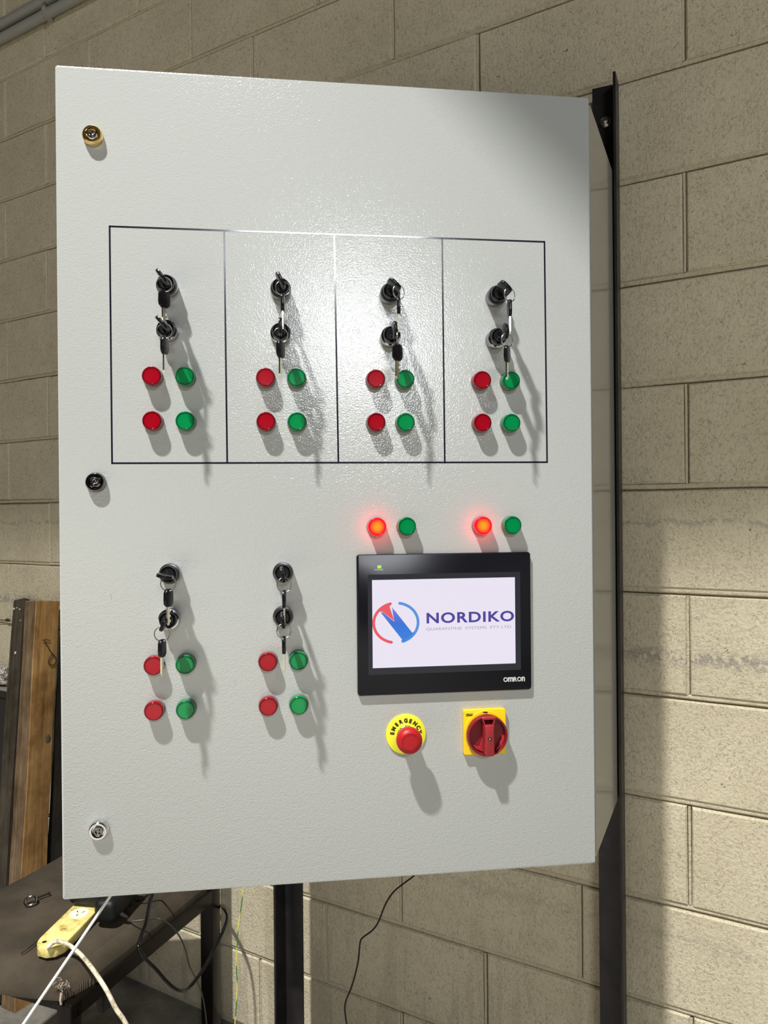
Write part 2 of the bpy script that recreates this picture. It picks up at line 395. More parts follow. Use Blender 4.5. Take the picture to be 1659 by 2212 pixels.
# door panel with a folded edge
dp = bmesh.new()
me_door = MB().prism(rrect(-0.4, 0.4, -0.6, 0.6, 0.0035, 3), 0.0, 0.020, 0.0011, seg=2).mesh('door_panel', M_DOOR, smooth=40)
door = link('door_panel', me_door, cab, MD)
for zz in (0.45, -0.45):
    link('hinge', MB().box(0.372, 0.397, 0.0202, 0.030, zz-0.03, zz+0.03, 0.002).tube([(0.3965, 0.026, zz-0.034), (0.3965, 0.026, zz+0.034)], 0.005, 10).mesh('hinge', M_SATIN, 40), cab, MD)
# black marker rectangle and its three dividers
LW = 0.00125
def marker(name, x0, z0_, x1, z1_):
    d = Vector((x1-x0, 0, z1_-z0_)); ln = d.length; a = math.atan2(d.z, d.x)
    me = MB().box(-LW, ln+LW, -0.00018, 0.0, -LW, LW).mesh(name, M_LINE)
    link(name, me, door, MD @ T(x0, 0, z0_) @ RY(-a))
marker('marker_line', -0.3262, 0.3712, 0.3260, 0.3716)
marker('marker_line', -0.3258, 0.0280, 0.3272, 0.0290)
marker('marker_line', -0.3262, 0.3712, -0.3258, 0.0280)
marker('marker_line', 0.3260, 0.3716, 0.3272, 0.0290)
for xa, xb in ((-0.1632, -0.1618), (-0.0008, 0.0024), (0.1641, 0.1652)): marker('marker_line', xa, 0.3705, xb, 0.0285)
link('drain_slot', MB().box(-0.245, -0.222, 0.006, 0.012, -0.6004, -0.599, 0.0002).mesh('drain_slot', M_INK), door, MD)
# short pencil scratches on the paint
M_SCR = mat('faint_scratch', (0.25, 0.25, 0.25), 0.6)
for (a, b, c, d) in ((-0.1545, -0.292, -0.1530, -0.300), (-0.3290, -0.160, -0.3284, -0.171)):
    dd = Vector((c-a, 0, d-b)); link('scratch', MB().box(0, dd.length, -0.00008, 0, -0.0002, 0.0002).mesh('scratch', M_SCR), door, MD @ T(a, 0, b) @ RY(-math.atan2(dd.z, dd.x)))

# --- cam locks
def camlock(v, face, ins, rot, lab):
    p = MB().lathe([(0.0128, 0), (0.0142, 0.001), (0.0142, 0.006), (0.0126, 0.0098), (0.0116, 0.0105), (0.0094, 0.0105), (0.0088, 0.0095), (0.0088, 0.0045), (0, 0.0045)], 36).mesh('cam_lock', face, 35)
    o = link('cam_lock', p, cab, MD @ T(-0.348, 0, v)); o['label'] = lab
    q = MB().lathe([(0.0070, 0.004), (0.0070, 0.0085), (0.0060, 0.0092), (0.0043, 0.0092), (0.0040, 0.006), (0, 0.006)], 24)
    q.box(-0.0012, 0.0012, -0.0095, -0.005, -0.0062, 0.0062, 0.0004, M=RY(rot)).lathe([(0.0022, 0.006), (0.0022, 0.0098), (0, 0.0102)], 12)
    link('lock_insert', q.mesh('lock_insert', ins, 35), o, MD @ T(-0.348, 0, v))
camlock(0.4995, M_WARMREFL, M_CHROME, 0.5, 'chrome cam lock with a painted gold reflection at the door top')
camlock(0.0003, M_DCHROME, M_CHROME, 1.1, 'dark chrome cam lock halfway up the door')
camlock(-0.501, M_CHROME, M_DCHROME, 0.15, 'bright chrome cam lock near the door bottom')

# --- pilot lamps
me_col = MB().lathe([(0.0146, 0), (0.0146, 0.0040), (0.0139, 0.0050), (0, 0.0050)], 36).mesh('lamp_collar', M_COLLAR, 35)
def lens_mesh(m): return MB().lathe([(0.0132, 0.0050), (0.0138, 0.0056), (0.0138, 0.0142), (0.0134, 0.0154), (0.0124, 0.0163), (0.0116, 0.0163), (0.0112, 0.0157), (0, 0.0155)], 40).mesh('lens', m, 35)
me_red, me_green, me_lit = lens_mesh(M_RED), lens_mesh(M_GREEN), lens_mesh(M_LIT)
def pilot(u, v, what):
    o = link('pilot_lamp', me_col, cab, MD @ T(u, 0, v))
    link('lens', {'r': me_red, 'g': me_green, 'l': me_lit}[what], o, MD @ T(u, 0, v) @ RY(random.uniform(0, 6)))
    o['label'] = {'r': 'red unlit pilot lamp', 'g': 'green unlit pilot lamp', 'l': 'glowing red pilot lamp'}[what]
for u0, u1 in ((-0.2667, -0.2200), (-0.1043, -0.0589), (0.0588, 0.1032), (0.2215, 0.2668)):
    for v in (0.1530, 0.0883): pilot(u0, v, 'r'); pilot(u1, v, 'g')
for u0, u1 in ((-0.2680, -0.2232), (-0.1048, -0.0600)):
    for v in (-0.2648, -0.3302): pilot(u0, v, 'r'); pilot(u1, v, 'g')
for u0, u1 in ((0.0587, 0.1037), (0.2209, 0.2671)): pilot(u0, -0.0683, 'l'); pilot(u1, -0.0681, 'g')

# --- key switches (fixed) and the key pairs hanging in them (loose things)
M_CORE = mat('dark_lock_face', (0.05, 0.05, 0.052), 0.12, metal=0.6)
M_DIMRING = mat('dim_reflection_ring', (0.10, 0.10, 0.105), 0.3, metal=0.8)  # same bezel ring where it mirrors less light, the dimness painted in
me_sw = MB().lathe([(0.0147, 0), (0.0147, 0.0150), (0.0141, 0.0168), (0.0130, 0.0172), (0.0124, 0.0160), (0, 0.0160)], 40).mesh('key_switch', M_SATIN, 35)
me_ring = MB().lathe([(0.0124, 0.0160), (0.0147, 0.0150), (0.0150, 0.0158), (0.0146, 0.0172), (0.0126, 0.0177), (0.0120, 0.0166), (0, 0.0166)], 40).mesh('bezel_ring', M_CHROME, 35)
me_ring_dark = MB().lathe([(0.0124, 0.0160), (0.0147, 0.0150), (0.0150, 0.0158), (0.0146, 0.0172), (0.0126, 0.0177), (0.0120, 0.0166), (0, 0.0166)], 40).mesh('bezel_ring', M_DIMRING, 35)
me_bar = MB().lathe([(0.0121, 0.0166), (0.0123, 0.0262), (0.0118, 0.0285), (0.0100, 0.0292), (0.0087, 0.0286), (0, 0.0286)], 40).mesh('barrel', M_BLACKG, 35)
me_core = MB().lathe([(0.0083, 0.0284), (0.0083, 0.0300), (0.0078, 0.0305), (0.0073, 0.0302), (0, 0.0300)], 32).mesh('lock_core', M_CORE, 35)
bow_pts = [(-0.0088, 0.001), (-0.0095, 0.006), (-0.0090, 0.0165), (-0.0066, 0.0205), (-0.003, 0.0218), (0.003, 0.0218), (0.0066, 0.0205), (0.0090, 0.0165), (0.0095, 0.006), (0.0088, 0.001), (0.004, -0.003), (-0.004, -0.003)]
me_bow = MB().prism(bow_pts, -0.0024, 0.0024, 0.0009, seg=2).mesh('key_bow', M_KEY, 40)
me_bow_in = MB().prism([(x*1.22, z*1.22) for x, z in bow_pts], -0.0024, 0.0024, 0.0009, seg=2).mesh('key_bow', M_KEY, 40)
me_shank = MB().box(-0.0052, 0.0052, -0.0026, 0.0026, -0.0165, -0.0008, 0.0008).mesh('key_shank', M_KEY)
bl = [(-0.0038, 0.001), (-0.0038, -0.0240), (-0.0015, -0.0275), (0.0006, -0.0262)]
zz = -0.0255
for i in range(6): bl += [(0.0036 if i % 2 else 0.0008, zz+0.001), (0.0008 if i % 2 else 0.0036, zz+0.0030)]; zz += 0.0036
bl += [(0.0040, -0.002), (0.0040, 0.001)]
me_blade = MB().prism(bl, -0.0011, 0.0011, 0.0).mesh('key_blade', M_BRASS)
rr = 0.0102
me_kring = MB().tube([(rr*cos(2*pi*i/36), 0, rr*sin(2*pi*i/36)) for i in range(36)], 0.00062, 8, closed=True).tube([(rr*cos(a)*1.0, -0.0011, rr*sin(a)) for a in [2.2+3.6*i/24 for i in range(25)]], 0.0006, 6).mesh('key_ring', M_SATIN, 60)
def key_switch(u, v, slot, hang, ringyaw, lab):
    o = link('key_switch', me_sw, cab, MD @ T(u, 0, v))
    link('bezel_ring', me_ring if abs(v-0.218) < 0.01 or u < -0.245 else me_ring_dark, o); link('barrel', me_bar, o)
    link('lock_core', me_core, o, MD @ T(u, 0, v) @ RY(-slot))
    base = MD @ T(u, -0.0310, v)
    k = link('key_pair', None, W=base, label=lab, cat='keys', group='key pairs in the key switches')
    W = base @ RY(-slot) @ RX(pi/2) @ RZ(pi/2)
    W = base @ RY(-slot) @ Matrix(((0, 1, 0, 0), (0, 0, -1, -0.0165), (1, 0, 0, 0), (0, 0, 0, 1)))
    # inserted key: bow's plane holds the switch axis; its length runs out of the door
    b = link('key_bow', me_bow_in, k, W @ T(0, 0, -0.0045)); link('key_shank', me_shank, b, W)
    hub = base @ T(0.0055*sin(slot), -0.0320, -0.0055*cos(slot) if cos(slot) > 0 else 0.0055*cos(slot))
    dx = 0.009*sin(ringyaw)*0.3
    link('key_ring', me_kring, k, hub @ T(dx, 0, -0.0085) @ RZ(ringyaw))
    # spare key hanging from the ring
    sp_ = hub @ T(dx, 0, -0.0378) @ RZ(hang)
    s_ = link('key_bow', me_bow, k, sp_); link('key_blade', me_blade, s_, sp_ @ T(0, 0, -0.001))
d_ = rad
KS = [(-0.2442, 0.2835, 38, 52, 5, 'keys in the upper lock of the first outlined bay, spare key turned flat on'),
      (-0.2446, 0.2190, 42, 74, 4, 'keys in the lower lock of the first outlined bay, key tilted to one side'),
      (-0.0812, 0.2835, 27, 86, 12, 'keys in the upper lock of the second outlined bay, key leaning slightly aside'),
      (-0.0820, 0.2180, 0, 62, 6, 'keys in the lower lock of the second outlined bay, key standing upright'),
      (0.0815, 0.2815, 48, 80, 28, 'keys in the upper lock of the third outlined bay, head turned diagonally'),
      (0.0815, 0.2165, 2, 40, 78, 'keys in the lower lock of the third outlined bay, spare overlapping the barrel'),
      (0.2455, 0.2820, 46, 82, 25, 'keys in the upper lock of the fourth outlined bay, spare seen edge on'),
      (0.2448, 0.2170, 5, 55, 20, 'keys in the lower lock of the fourth outlined bay, spare reaching a green lamp'),
      (-0.2440, -0.1328, 78, 66, 2, 'keys in the topmost lock below the outline, key head pointing sideways'),
      (-0.2455, -0.1982, -24, 74, 2, 'keys in the lock ringed by a bright bezel, just above the lower red lamps'),
      (-0.0816, -0.1338, 12, 86, 14, 'keys in the upper lock nearest the touch screen'),
      (-0.0820, -0.1984, 6, 87, 14, 'keys in the lower lock nearest the touch screen')]
for u, v, s, h, ry, lab in KS: key_switch(u, v, rad(s), rad(h), rad(ry), lab)

# --- touch screen
SX, SZ = (0.0279+0.2969)/2, (-0.1099-0.3219)/2
hmi = link('touch_screen', MB().prism(rrect(0.0279, 0.2969, -0.3219, -0.1099, 0.0045, 5), -0.0068, 0.0, 0.0012, seg=2).mesh('touch_screen', M_BLACK, 40), cab, MD)
hmi['label'] = 'black framed operator touch screen showing a red and blue logo'
fr = MB(); x0, x1, a0, a1 = 0.0444, 0.2803, -0.2910, -0.1402; i0, i1, j0, j1 = 0.0509, 0.2719, -0.2808, -0.1484
for q in ((x0, x1, j1, a1), (x0, x1, a0, j0), (x0, i0, j0, j1), (i1, x1, j0, j1)): fr.box(q[0], q[1], -0.00695, -0.0066, q[2], q[3])
link('screen_bezel', fr.mesh('screen_bezel', M_BEZEL), hmi, MD)
link('display', MB().box(i0, i1, -0.00688, -0.0066, j0, j1).mesh('display', M_SCREEN), hmi, MD)
Y = -0.0070
link('status_light', MB().prism(rrect(0.0593, 0.0650, -0.1310, -0.1265, 0.0006, 2), Y, Y+0.0003).mesh('status_light', M_LED), hmi, MD)
link('lettering', fit(text_mesh('POWER', 0.002, 0.0), 0.0555, 0.0680, -0.1342, -0.1322), hmi, MD @ T(0, Y, 0), m=M_WPRINT)
om = bmesh.new(); xo = 0.2524
for ch_, wd_ in (('O', 0.0070), ('m', 0.0084), ('R', 0.0056), ('O', 0.0070), ('n', 0.0050)):
    tm = fit(text_mesh(ch_, 0.006, 0.00018), xo, xo+wd_, -0.3088, -0.3018); om.from_mesh(tm); bpy.data.meshes.remove(tm); xo += wd_+(0.0001 if ch_ == 'R' else 0.0003)
tm = bpy.data.meshes.new('lettering'); om.to_mesh(tm); om.free()
link('lettering', tm, hmi, MD @ T(0, Y, 0), m=M_WPRINT)
link('lettering', fit(text_mesh('NORDIKO', 0.016, 0.00040, spacing=1.10), 0.1335, 0.2700, -0.2160, -0.1996), hmi, MD @ T(0, Y, 0), m=M_STEXT)
tq = fit(text_mesh('QUARANTINE  SYSTEMS  PTY LTD', 0.006, 0.0), 0.1325, 0.2650, -0.2272, -0.2222)
link('lettering', tq, hmi, MD @ T(0, Y, 0), m=M_SGREY)
# logo: two arcs and the slanting band
LX, LZ, RX_, RZ_ = 0.0866, -0.2135, 0.0338, 0.0298
def logo_arc(name, a0, a1, m, th=0.0042):
    n = 30; P = []
    for s in (1, -1):
        for i in range(n+1):
            a = rad(a0+(a1-a0)*(i/n if s == 1 else 1-i/n)); P.append((LX+(RX_+s*th/2)*cos(a), LZ+(RZ_+s*th/2)*sin(a)))
    mb = MB(); q = len(P)
    for i in range(n):
        mb.prism([P[i], P[i+1], P[q-2-i], P[q-1-i]], -0.0002, 0.0002)
    for a in (a0, a1):
        mb.prism(arc(LX+RX_*cos(rad(a)), LZ+RZ_*sin(rad(a)), th/2, 0, 330, 11), -0.0002, 0.0002)
    return link('logo_arc', mb.mesh('logo_arc', m), hmi, MD @ T(0, Y, 0))
logo_arc('logo_arc', 104, 258, M_SRED); logo_arc('logo_arc', 80, -72, M_SLBLUE)
def cz(a, b): return (0.05145+(a-245)*0.0001872, -0.1830-(b-830)*0.0001860)      # logo drafting grid
M_SBAND = mat('screen_band', (0.02, 0.02, 0.02), 0.3)
_v = coords(M_SBAND, 'Object'); _s = N(M_SBAND, 'ShaderNodeSeparateXYZ'); L(M_SBAND, _v, _s.inputs[0])
_f = math_(M_SBAND, 'DIVIDE', math_(M_SBAND, 'ADD', _s.outputs['Z'], 0.245), 0.060)
L(M_SBAND, ramp(M_SBAND, _f, [(0.0, (0.010, 0.20, 0.72)), (0.5, (0.012, 0.14, 0.62)), (0.8, (0.10, 0.16, 0.66)), (1.0, (0.45, 0.50, 0.85))]), bsdf(M_SBAND).inputs['Emission Color'])
bsdf(M_SBAND).inputs['Emission Strength'].default_value = 1.0
band = [cz(308, 905), cz(330, 908), cz(420, 984), cz(399, 862), cz(565, 1078), cz(590, 1068), cz(575, 1095), cz(540, 1130), cz(480, 1158), cz(474, 1140), cz(482, 1132)]
link('logo_band', MB().prism(band, -0.0002, 0.0002).mesh('logo_band', M_SBAND), hmi, MD @ T(0, Y, 0))
link('logo_wedge', MB().prism([cz(300, 902), cz(330, 868), cz(385, 835), cz(397, 842), cz(382, 862), cz(421, 980), cz(322, 900)], -0.0003, 0.0002).mesh('logo_wedge', M_SRED), hmi, MD @ T(0, Y, 0))

# --- emergency stop
ES = MD @ T(0.1012, 0, -0.3838)
es = link('emergency_stop', MB().lathe([(0.0300, 0), (0.0306, 0.0012), (0.0303, 0.0026), (0.0292, 0.0031), (0, 0.0031)], 56).mesh('emergency_stop', M_YELLOW, 35), cab, ES)
es['label'] = 'red mushroom emergency stop on a round yellow legend plate'
link('collar', MB().lathe([(0.0146, 0.003), (0.0146, 0.0095), (0.0132, 0.0115), (0.0118, 0.0118), (0, 0.0118)], 36).mesh('collar', M_CHROME, 35), es)
link('button_stem', MB().lathe([(0.0132, 0.0112), (0.0132, 0.0275), (0, 0.0275)], 32).mesh('button_stem', M_REDP, 35), es)
link('button_head', MB().lathe([(0.0130, 0.0262), (0.0180, 0.0268), (0.0192, 0.0292), (0.0193, 0.0350), (0.0187, 0.0390), (0.0168, 0.0422), (0.0130, 0.0440), (0.0128, 0.0434), (0.0120, 0.0434), (0.0118, 0.0441), (0.006, 0.0445), (0, 0.0446)], 44).mesh('button_head', M_REDP, 35), es)
M_DRED = mat('dark_red_groove', (0.26, 0.003, 0.008), 0.5)
ar = MB()
for i in range(26):
    a, b = rad(200-i*9.2), rad(200-(i+1)*9.2)
    ar.prism([(0.0106*cos(a), 0.0106*sin(a)), (0.0112*cos(a), 0.0112*sin(a)), (0.0112*cos(b), 0.0112*sin(b)), (0.0106*cos(b), 0.0106*sin(b))], -0.0445, -0.0438)
a = rad(-40); ar.prism([(0.0125*cos(a), 0.0125*sin(a)), (0.0080*cos(a), 0.0080*sin(a)), (0.0098*cos(a-0.42), 0.0098*sin(a-0.42))], -0.0445, -0.0438)
link('turn_arrow', ar.mesh('turn_arrow', M_DRED), es)
lt = bmesh.new()
word = 'EMERGENCY'; angs = [172, 153, 132, 111.5, 91, 71, 49.5, 28, 9]
for ch, a in zip(word, angs):
    me = text_mesh(ch, 0.0080, 0.00040, 0.95); xs = [v.co.x for v in me.vertices]; me.transform(T(-(min(xs)+max(xs))/2, 0, 0))
    me.transform(T(0.0186*cos(rad(a)), -0.0033, 0.0186*sin(rad(a))) @ RY(-rad(a-90))); lt.from_mesh(me); bpy.data.meshes.remove(me)
me = bpy.data.meshes.new('lettering'); lt.to_mesh(me); lt.free(); link('lettering', me, es, m=M_INK)

# --- rotary main switch
RS = MD @ T(0.2222, 0, -0.3836)
rs = link('rotary_switch', MB().prism(rrect(-0.0328, 0.0333, -0.0348, 0.0342, 0.0030, 4), -0.0085, 0.0, 0.0010, seg=2).lathe([(0.0325, 0.008), (0.0318, 0.0100), (0.0295, 0.0104), (0, 0.0104)], 56).mesh('rotary_switch', M_AMBER, 40), cab, RS)
rs['label'] = 'red rotary main switch on a square amber yellow plate'
DI = RS @ T(0.0010, 0, -0.0026)
link('dial', MB().lathe([(0.0305, 0.0103), (0.0312, 0.0130), (0.0312, 0.0215), (0.0302, 0.0232), (0.0288, 0.0234), (0.0278, 0.0226), (0.0272, 0.0135), (0.0, 0.0128)], 56).mesh('dial', M_REDD, 35), rs, DI)
hd = MB()
prof = [(-0.0108, 0.0285), (-0.0062, 0.0100), (-0.0062, -0.0285), (-0.0045, -0.0318), (0.0045, -0.0318), (0.0062, -0.0285), (0.0062, 0.0100), (0.0108, 0.0285)]
hd.prism([(-0.0074, 0.0190), (-0.0066, 0.0100), (-0.0072, -0.0248), (-0.0052, -0.0276), (0.0052, -0.0276), (0.0072, -0.0248), (0.0066, 0.0100), (0.0074, 0.0190)], -0.0335, -0.0125, 0.0011, seg=2)
hd.prism([(-0.0108, 0.0292), (-0.0074, 0.0190), (-0.0054, 0.0190), (-0.0086, 0.0292)], -0.0300, -0.0125, 0.0004)
hd.prism([(0.0108, 0.0292), (0.0074, 0.0190), (0.0054, 0.0190), (0.0086, 0.0292)], -0.0300, -0.0125, 0.0004)
hd.prism([(-0.0108, 0.0292), (-0.0104, 0.0266), (0.0104, 0.0266), (0.0108, 0.0292), (0.006, 0.0303), (-0.006, 0.0303)], -0.0300, -0.0240, 0.0004)
# sloping webs between grip and rim
hd.prism([(-0.0066, -0.0255), (-0.0066, -0.004), (-0.0120, -0.0180), (-0.0235, -0.0130), (-0.0180, -0.0200)], -0.0170, -0.0125, 0.0004)
hd.prism([(0.0120, -0.0240), (0.0225, -0.0060), (0.0262, -0.0010), (0.0268, -0.0060), (0.0235, -0.0150), (0.0180, -0.0210)], -0.0195, -0.0125, 0.0004)
link('handle', hd.mesh('handle', mat('red_handle_plastic', (0.33, 0.020, 0.026), 0.4, spec=0.4), 30), rs, DI)
link('lock_pin', MB().lathe([(0.0030, 0.0334), (0.0030, 0.0338), (0.0018, 0.0340), (0.0016, 0.0330), (0, 0.0330)], 20).mesh('lock_pin', M_INK, 30), rs, DI @ T(0, 0, -0.0012))
link('lock_pin', MB().box(-0.0007, 0.0007, -0.0343, -0.0325, -0.0018, 0.0018, 0.0002).mesh('lock_pin', M_CHROME), rs, DI @ T(0, 0, -0.0012))
link('index_mark', MB().prism([(-0.0040, 0.0301), (0.0036, 0.0301), (0.0038, 0.0282), (0.0005, 0.0283), (-0.0030, 0.0290)], -0.0108, -0.0100).mesh('index_mark', M_INK), rs, RS @ T(0.0, 0, 0.0012))
fm = MB()
for q in ((-0.0300, -0.0185, 0.0288, 0.0290), (-0.0300, -0.0185, 0.0252, 0.0254), (-0.0300, -0.0298, 0.0252, 0.0290)): fm.box(q[0], q[1], -0.0088, -0.0084, q[2], q[3])
link('lettering', fm.mesh('lettering', M_INK), rs)
link('lettering', fit(text_mesh('Kraus', 0.003, 0.0001, shear=0.4), -0.0290, -0.0185, 0.0258, 0.0284), rs, RS @ T(0, -0.0087, 0), m=M_INK)

# ------------------------------------------------------------------ steel angle posts
def angle_post(name, K, mirror, top, lab, zbolt):
    s = -1 if not mirror else 1
    a = 0.05; t = 0.005
    # flange one lies behind the cabinet, flange two runs forward along its side
    pts = [(0, 0), (0, -a), (s*t, -a), (s*t, -t), (s*a, -t), (s*a, 0)]
    b = bmesh.new(); v = [b.verts.new((x, y, 0)) for x, y in pts]; f = b.faces.new(v)
    r = bmesh.ops.extrude_face_region(b, geom=[f]); bmesh.ops.translate(b, vec=(0, 0, top), verts=[g for g in r['geom'] if isinstance(g, bmesh.types.BMVert)])
    bmesh.ops.recalc_face_normals(b, faces=b.faces); bmesh.ops.bevel(b, geom=b.edges[:], offset=0.0006, segments=1, affect='EDGES')
    me = bpy.data.meshes.new(name); b.to_mesh(me); b.free(); me.materials.append(M_STEEL)
    W = T(K.x, K.y, 0) @ RZ(angB)
    e = link(name, None, W=W, label=lab, cat='steel post', group='angle posts carrying the cabinet')
    link('angle_bar', me, e)
    for zb in zbolt:
        n = MB().lathe([(0.0078, 0), (0.0078, 0.0014), (0.0060, 0.0016), (0, 0.0016)], 24)
        hx = [(0.0062*cos(pi/3*i+.3), 0.0062*sin(pi/3*i+.3)) for i in range(6)]
        n.prism(hx, -0.0075, -0.0016, 0.0006).lathe([(0.0033, 0.0075), (0.0033, 0.0105), (0.0026, 0.0112), (0, 0.0112)], 16)
        bmesh.ops.scale(n.bm, vec=(1.35, 1.2, 1.35), verts=n.bm.verts)
        link('bolt', n.mesh('bolt', M_GALV, 35), e, W @ T(s*0.0255, -t, zb-0.002))
KR = Vector((0.4637, 1.4907+0.0045, 0)); KL = Vector((-0.2418, 1.8050+0.006, 0))
angle_post('steel_post', KR, False, H+0.826, 'dark angle iron post rising above the cabinet beside the lit block wall', (H+0.757,))
angle_post('steel_post', KL, True, H+0.60, 'dark angle iron post under the cabinet next to the hanging green wire', ())

# ------------------------------------------------------------------ chair
CC = Vector((-0.625, 1.512, 0)); angC = math.atan2(-0.358, 0.934)
MC = T(CC) @ RZ(angC)                         # x to the right, y to the back, origin under the front right seat corner
ch = link('upholstered_chair', None, W=MC, cat='chair', label='old chair with worn brown ribbed fabric seat and dark tube frame')
M_FAB = mat('brown_ribbed_fabric', (0.105, 0.088, 0.066), 0.95, spec=0.2)
_v = coords(M_FAB, 'Object')
_wv = N(M_FAB, 'ShaderNodeTexWave', wave_type='BANDS', bands_direction='X'); _wv.inputs['Scale'].default_value = 225; _wv.inputs['Distortion'].default_value = 1.6; _wv.inputs['Detail'].default_value = 2; _wv.inputs['Detail Scale'].default_value = 0.5
L(M_FAB, _v, _wv.inputs['Vector'])
_a = ramp(M_FAB, _wv.outputs['Fac'], [(0.25, (0.045, 0.037, 0.026)), (0.85, (0.145, 0.122, 0.090))])
_b = ramp(M_FAB, noise(M_FAB, _v, 9, 5, 0.6), [(0.35, (0.62, 0.60, 0.56)), (0.65, (1.05, 1.0, 0.95))])
L(M_FAB, mix(M_FAB, 1.0, _a, _b, 'MULTIPLY'), bsdf(M_FAB).inputs['Base Color'])
L(M_FAB, bump(M_FAB, math_(M_FAB, 'ADD', _wv.outputs['Fac'], noise(M_FAB, _v, 300, 3)), 0.0007), bsdf(M_FAB).inputs['Normal'])
M_FRAME = mat('dark_brown_tube', (0.0055, 0.0035, 0.003), 0.30, spec=0.25)
SEAT = H-0.918
b = bmesh.new(); nx, ny = 18, 18; grid = {}
def seat_pt(i, j, top):
    fx, fy = i/nx, j/ny
    x = -0.455+fx*0.455; y = fy*0.47
    y -= 0.030*sin(pi*fx)*(1-fy)**2                           # bowed front
    if j < 3: x += (0.5-fx)*0.045*(1-j/3)**1.5                     # rounded corners
    ex = min(fx, 1-fx)*0.455; ey = min(fy, 1-fy)*0.47; e = min(ex, ey)
    rnd = 0.030
    drop = 0 if e > rnd else rnd-math.sqrt(max(0, rnd*rnd-(rnd-e)**2))
    z = SEAT+0.006*sin(pi*fx)*sin(pi*fy)-drop
    z += 0.0022*mnoise.noise(Vector((x*14, y*14, 0)))
    return (x, y, z if top else SEAT-0.046)
for j in range(ny+1):
    for i in range(nx+1): grid[i, j] = b.verts.new(seat_pt(i, j, True))
for j in range(ny):
    for i in range(nx): b.faces.new((grid[i, j], grid[i+1, j], grid[i+1, j+1], grid[i, j+1]))
rim = [(i, 0) for i in range(nx)]+[(nx, j) for j in range(ny)]+[(i, ny) for i in range(nx, 0, -1)]+[(0, j) for j in range(ny, 0, -1)]
low = [b.verts.new(seat_pt(i, j, False)) for i, j in rim]
for q in range(len(rim)):
    r2 = (q+1) % len(rim); b.faces.new((grid[rim[q]], low[q], low[r2], grid[rim[r2]]))
b.faces.new(low)
bmesh.ops.recalc_face_normals(b, faces=b.faces)
me = bpy.data.meshes.new('seat'); b.to_mesh(me); b.free(); me.materials.append(M_FAB); me.shade_smooth(); me.set_sharp_from_angle(angle=rad(50))
seat = link('seat', me, ch)
zr0, zr1 = SEAT-0.082, SEAT-0.046
fr = MB().box(-0.028, 0.004, -0.004, 0.52, zr0, zr1, 0.003).box(-0.459, -0.427, -0.004, 0.52, zr0, zr1, 0.003)
fr.box(-0.427, -0.028, 0.0, 0.028, zr0+0.014, zr1, 0.003).box(-0.427, -0.028, 0.455, 0.485, zr0, zr1, 0.003)
link('seat_frame', fr.mesh('seat_frame', M_FRAME), ch)
def legbox(x0, x1, y0, y1, z0, z1): return MB().box(x0, x1, y0, y1, z0, z1, 0.004, 2).mesh('leg', M_FRAME, 40)
link('leg', legbox(-0.031, 0.004, -0.006, 0.029, 0.0, zr1-0.002), ch)
link('leg', legbox(-0.459, -0.424, -0.006, 0.029, 0.0, zr1-0.002), ch)
link('leg', legbox(-0.033, 0.005, 0.484, 0.522, 0.0, H-0.60), ch)
link('leg', legbox(-0.459, -0.424, 0.484, 0.522, 0.0, H-0.60), ch)
link('bumper', MB().box(-0.078, -0.058, 0.155, 0.185, zr0-0.094, zr1, 0.004, 2).mesh('bumper', M_FRAME, 40), ch)
link('backrest', MB().box(-0.455, 0.0, 0.478, 0.512, H-0.83, H-0.612, 0.014, 3).mesh('backrest', M_FAB, 50), ch)
# torn front corner with the stuffing showing
M_FOAM = mat('frayed_stuffing', (0.36, 0.30, 0.22), 0.9)
ft = MB(); rnd = random.Random(3)
cpt = MC.inverted() @ PZ(137, 2124, SEAT-0.012)
for i in range(26):
    p = cpt+Vector((rnd.uniform(-.013, .011), rnd.uniform(-.006, .006), rnd.uniform(-.007, .006))); q = p+Vector((rnd.uniform(-.008, .008), -0.006, rnd.uniform(-.008, .006)))
    ft.tube([p, (p+q)/2+Vector((0, -.002, .001)), q], 0.0007, 5)
ft.tube([cpt+Vector((0.004, -0.010, -0.012)), cpt+Vector((0.008, -0.017, -0.022)), cpt+Vector((0.010, -0.017, -0.030))], 0.0022, 6)
link('torn_stuffing', ft.mesh('torn_stuffing', M_FOAM), ch)['kind'] = 'stuff'

# ------------------------------------------------------------------ things on the chair
# yellow power board
PBZ = SEAT+0.028
pa = PZ(97, 2048, PBZ); ang = math.atan2(-0.13, 0.99)
MP = T(pa.x, pa.y, SEAT+0.008) @ RZ(ang) @ RX(rad(0.5))
M_PB = mat('aged_yellow_plastic', (0.70, 0.60, 0.22), 0.42)
_v = coords(M_PB, 'Object'); L(M_PB, ramp(M_PB, noise(M_PB, _v, 38, 5, 0.65), [(0.34, (0.36, 0.25, 0.06)), (0.46, (0.72, 0.60, 0.20)), (0.8, (0.84, 0.77, 0.38))]), bsdf(M_PB).inputs['Base Color'])
pb = link('power_board', None, W=MP, cat='power board', label='grubby yellow power board lying on the chair seat, fed by a cream cable')
def extr(pts, z0, z1, bev, name, m, seg=2):
    me = MB().prism(pts, z0, z1, bev, seg=seg).mesh(name, m, 40); me.transform(Matrix(((1, 0, 0, 0), (0, 0, 1, 0), (0, 1, 0, 0), (0, 0, 0, 1)))); me.flip_normals() ; return me
outline = [(-0.030, 0.020), (-0.018, 0.002), (0.004, -0.004), (0.022, 0.003), (0.033, 0.022), (0.033, 0.30), (-0.033, 0.30), (-0.033, 0.035)]
link('housing', extr(outline, 0.0, 0.020, 0.003, 'housing', M_PB), pb)
link('faceplate', extr([(-0.022, 0.060), (0.022, 0.060), (0.022, 0.105), (-0.022, 0.105)], 0.0196, 0.0206, 0.0003, 'faceplate', M_PB, 1), pb)
